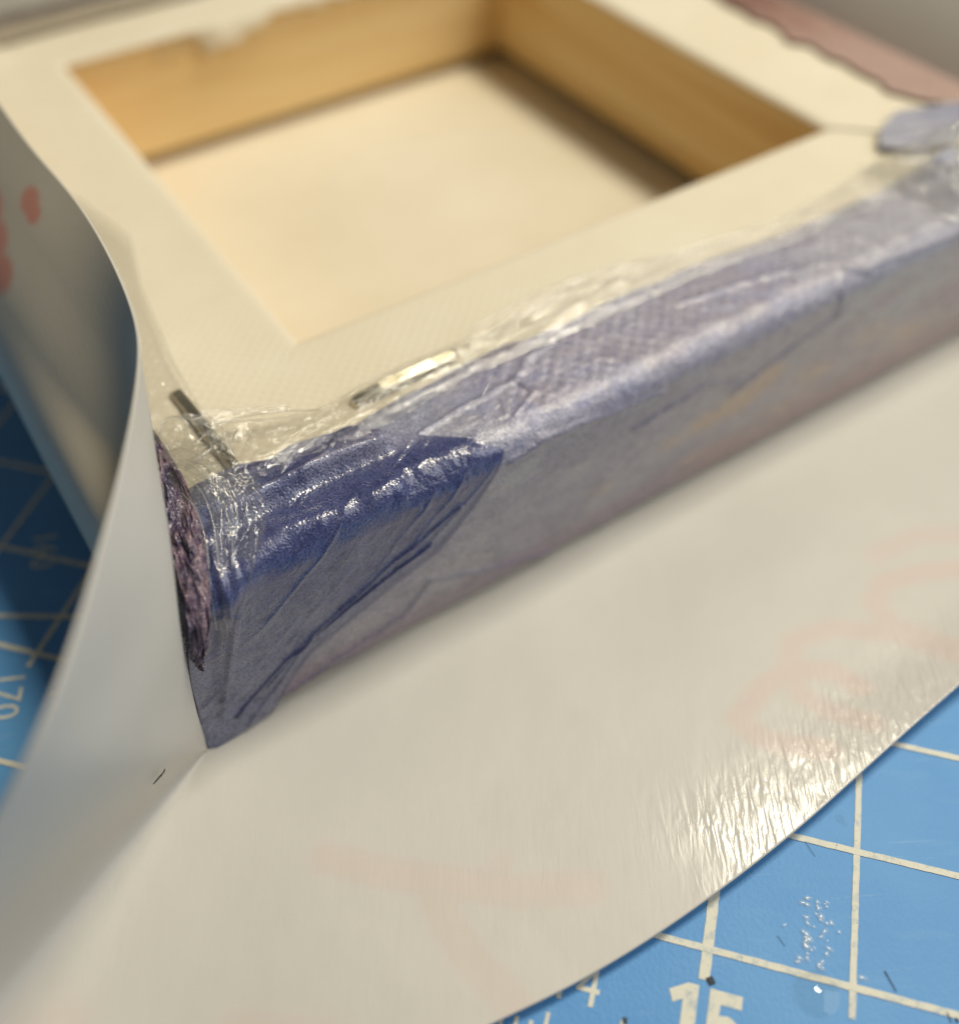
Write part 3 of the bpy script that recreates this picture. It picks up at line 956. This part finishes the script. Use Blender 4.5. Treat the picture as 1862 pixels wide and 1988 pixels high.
# clear film over the left bar
eo = np.array([(.6, 1.05), (.84, .98), (1.3, 1.08), (1.65, 1.0), (2.39, 1.05), (3.52, 1.2), (4.33, 1.40), (5.15, 1.24), (6.0, 1.0), (7.5, .9), (9, .8)])
ys = np.linspace(.6, 9, 300)
YY, VV = np.meshgrid(ys, np.linspace(0, 1, 40), indexing='ij')
xin = np.interp(YY, eo[:, 0], eo[:, 1])
XX = .12 + (xin - .12) * VV
zz = FH + .06 + .05 * ridged(XX * 5 - YY * .4, YY * .9 + XX * 1.2) * smooth(1, .6, VV) + .03
ds = seg_dist(XX, YY, [(.93, 2.07), (.985, .90)])
zz = np.maximum(zz, FH + .10 - .3 * np.clip(ds - .06, 0, 1))
link('clear_border', grid_mesh('clear_border_left', np.stack([XX, YY, zz], -1)), CLEAR, film)
edge = np.stack([xin[:, -1], ys, zz[:, -1] + .003], -1)
link('clear_border_edge', tube('clear_border_edge', edge[:170:4], .007, 5, False), CLEAR2, film)

# ---- film turned over the right bar
ys = np.linspace(1.35, FL, 160); vv = np.linspace(0, 1, 60)
YY, VV = np.meshgrid(ys, vv, indexing='ij')
xi = 9.78 + .34 * (fbm(YY * 2.6, YY * 0, 4) - .5) + .12 * smooth(4.4, 6, YY) + .3 * (1 - smooth(1.3, 2.2, YY))
tmax = (FL - xi) + FH * .9
T = VV * tmax
hs2 = FH + .035 - RR
tr = T
# from inner edge outwards over the top, round the edge, down the side
flat = (FL - RR) - xi
th = np.clip((T - flat) / RR, 0, math.pi / 2)
x = np.where(T < flat, xi + T, FL - RR + (RR + .03) * np.sin(th))
z = np.where(T < flat + RR * math.pi / 2, hs2 + (RR + .03) * np.cos(th), hs2 - (T - flat - RR * math.pi / 2))
z = np.where(T < flat, FH + .065 + .012 * fbm(YY * 3, T * 4), z)
colr = np.zeros(YY.shape + (3,))
q1 = fbm(YY * 1.3, T * 3)
blend(lin(214, 178, 160), np.ones(YY.shape)); blend(lin(196, 150, 128), .8 * smooth(3.0, 4.2, YY + (q1 - .5))); blend(lin(150, 98, 70), .85 * smooth(3.9, 5.0, YY + (q1 - .5)))
blend(lin(176, 168, 180), .7 * (1 - smooth(1.6, 2.6, YY)) * smooth(.45, .6, q1))
link('bar_strip', grid_mesh('bar_strip', np.stack([x, YY, z], -1), colr, {'weave': np.zeros(YY.shape)}), PRINT, film)
# ---- strip over the back bar, darkening to olive brown towards its outer edge
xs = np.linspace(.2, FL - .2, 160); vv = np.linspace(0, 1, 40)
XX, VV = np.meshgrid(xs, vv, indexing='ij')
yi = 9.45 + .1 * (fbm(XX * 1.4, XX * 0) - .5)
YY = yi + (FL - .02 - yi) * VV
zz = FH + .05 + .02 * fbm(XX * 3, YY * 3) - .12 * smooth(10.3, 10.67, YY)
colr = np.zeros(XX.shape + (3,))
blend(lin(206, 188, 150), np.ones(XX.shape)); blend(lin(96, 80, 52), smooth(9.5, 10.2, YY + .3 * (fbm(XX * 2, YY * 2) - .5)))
link('bar_strip', grid_mesh('bar_strip', np.stack([XX, YY, zz], -1), colr, {'weave': np.zeros(XX.shape)}), PRINT, film)
# ---- sharp folds standing up in the clear film
for pts in [[(.62, 1.22, 1.93), (.60, 1.40, 1.98), (.70, 1.50, 2.0), (.80, 1.42, 2.0), (.76, 1.2, 1.98)], [(.66, .98, 2.0), (.74, .80, 2.02), (.72, .5, 1.98), (.66, .22, 1.94), (.58, .04, 1.86)],
            [(.58, .86, 1.98), (.62, .62, 2.0), (.58, .35, 1.95), (.48, .08, 1.84), (.40, -.06, 1.6), (.36, -.1, 1.35)], [(.50, .72, 1.97), (.52, .5, 1.98), (.46, .2, 1.92), (.34, -.03, 1.7), (.28, -.12, 1.4)],
            [(.76, 1.12, 1.98), (.95, 1.22, 1.97), (1.15, 1.26, 1.94), (1.5, 1.18, 1.9), (1.8, 1.05, 1.86)], [(.95, .86, 1.92), (1.02, 1.0, 1.96), (1.12, 1.14, 1.95)], [(.72, .95, 2.0), (.86, 1.0, 2.0), (.93, 1.1, 1.98)],
            [(2.9, .42, 1.83), (3.05, .52, 1.86), (3.2, .62, 1.86)], [(3.02, .16, 1.83), (3.1, .3, 1.86), (3.14, .42, 1.85)], [(3.25, .70, 1.86), (3.4, .78, 1.88)],
            [(3.3, 1.16, 1.92), (3.7, 1.22, 1.92), (4.1, 1.27, 1.92)], [(4.0, 1.12, 1.9), (4.5, 1.22, 1.93), (5.0, 1.2, 1.92)]]:
    link('film_fold', tube('film_fold', catmull(np.array(pts), 40), .008, 5), FOLD, film)
# ---- blue tails of film at the far right corner
for nm, quad, c0, c1 in [('corner_tail', [(8.62, 1.42), (9.35, 1.80), (10.5, 1.45), (10.4, .95), (9.35, 1.05), (8.85, 1.18)], lin(126, 134, 182), lin(206, 206, 216)), ('corner_tail', [(8.85, .98), (9.3, .92), (10.6, .55), (10.6, .2), (9.6, .4), (9.0, .62)], lin(120, 128, 178), lin(200, 200, 212))]:
    a = catmull(np.array([quad[0], quad[1], quad[2]]), 80); b = catmull(np.array([quad[5], quad[4], quad[3]]), 80)
    a = a + .05 * (np.stack([vnoise(a[:, 0] * 7, a[:, 0] * 0), vnoise(a[:, 0] * 9, a[:, 0] * 0 + 8)], -1) - .5); b = b + .12 * (np.stack([vnoise(b[:, 0] * 8, b[:, 0] * 0 + 4), vnoise(b[:, 0] * 11, b[:, 0] * 0 + 2)], -1) - .5)
    v = np.linspace(0, 1, 40)
    P2 = a[:, None, :] * (1 - v[None, :, None]) + b[:, None, :] * v[None, :, None]
    sx, sy = P2[..., 0], P2[..., 1]
    st = ridged(sx * 1.2 + 3, (sy + .25 * sx) * 9)
    z = FH + .055 + .03 * st + .015 * fbm(sx * 2, sy * 3)
    st2 = ridged(sx * .9 + 7, (sy + .3 * sx) * 14)
    colr = c0 * smooth(.75, .3, st2)[..., None] + c1 * smooth(.3, .75, st2)[..., None]
    blend(lin(222, 220, 224), .8 * smooth(.72, .9, st))
    link(nm, grid_mesh(nm, np.concatenate([P2, z[..., None]], -1), colr, {'weave': np.zeros(sx.shape)}, flip=True), PRINT, film)
# crinkled clear bunch at the far right corner
xs = np.linspace(8.15, 10.3, 140); yy = np.linspace(.02, 1.25, 90)
XX, YY = np.meshgrid(xs, yy, indexing='ij')
e = smooth(0, .25, XX - 8.15) * smooth(0, .2, YY) * smooth(0, .2, 1.25 - YY)
zz = FH + .06 + e * (.28 * ridged(XX * 2.2 + YY * 1.5, YY * 4 - XX * 1.2) + .05 * ridged(XX * 6, YY * 8))
link('clear_crinkle', grid_mesh('clear_crinkle', np.stack([XX, YY, zz], -1)), CLEAR2, film)
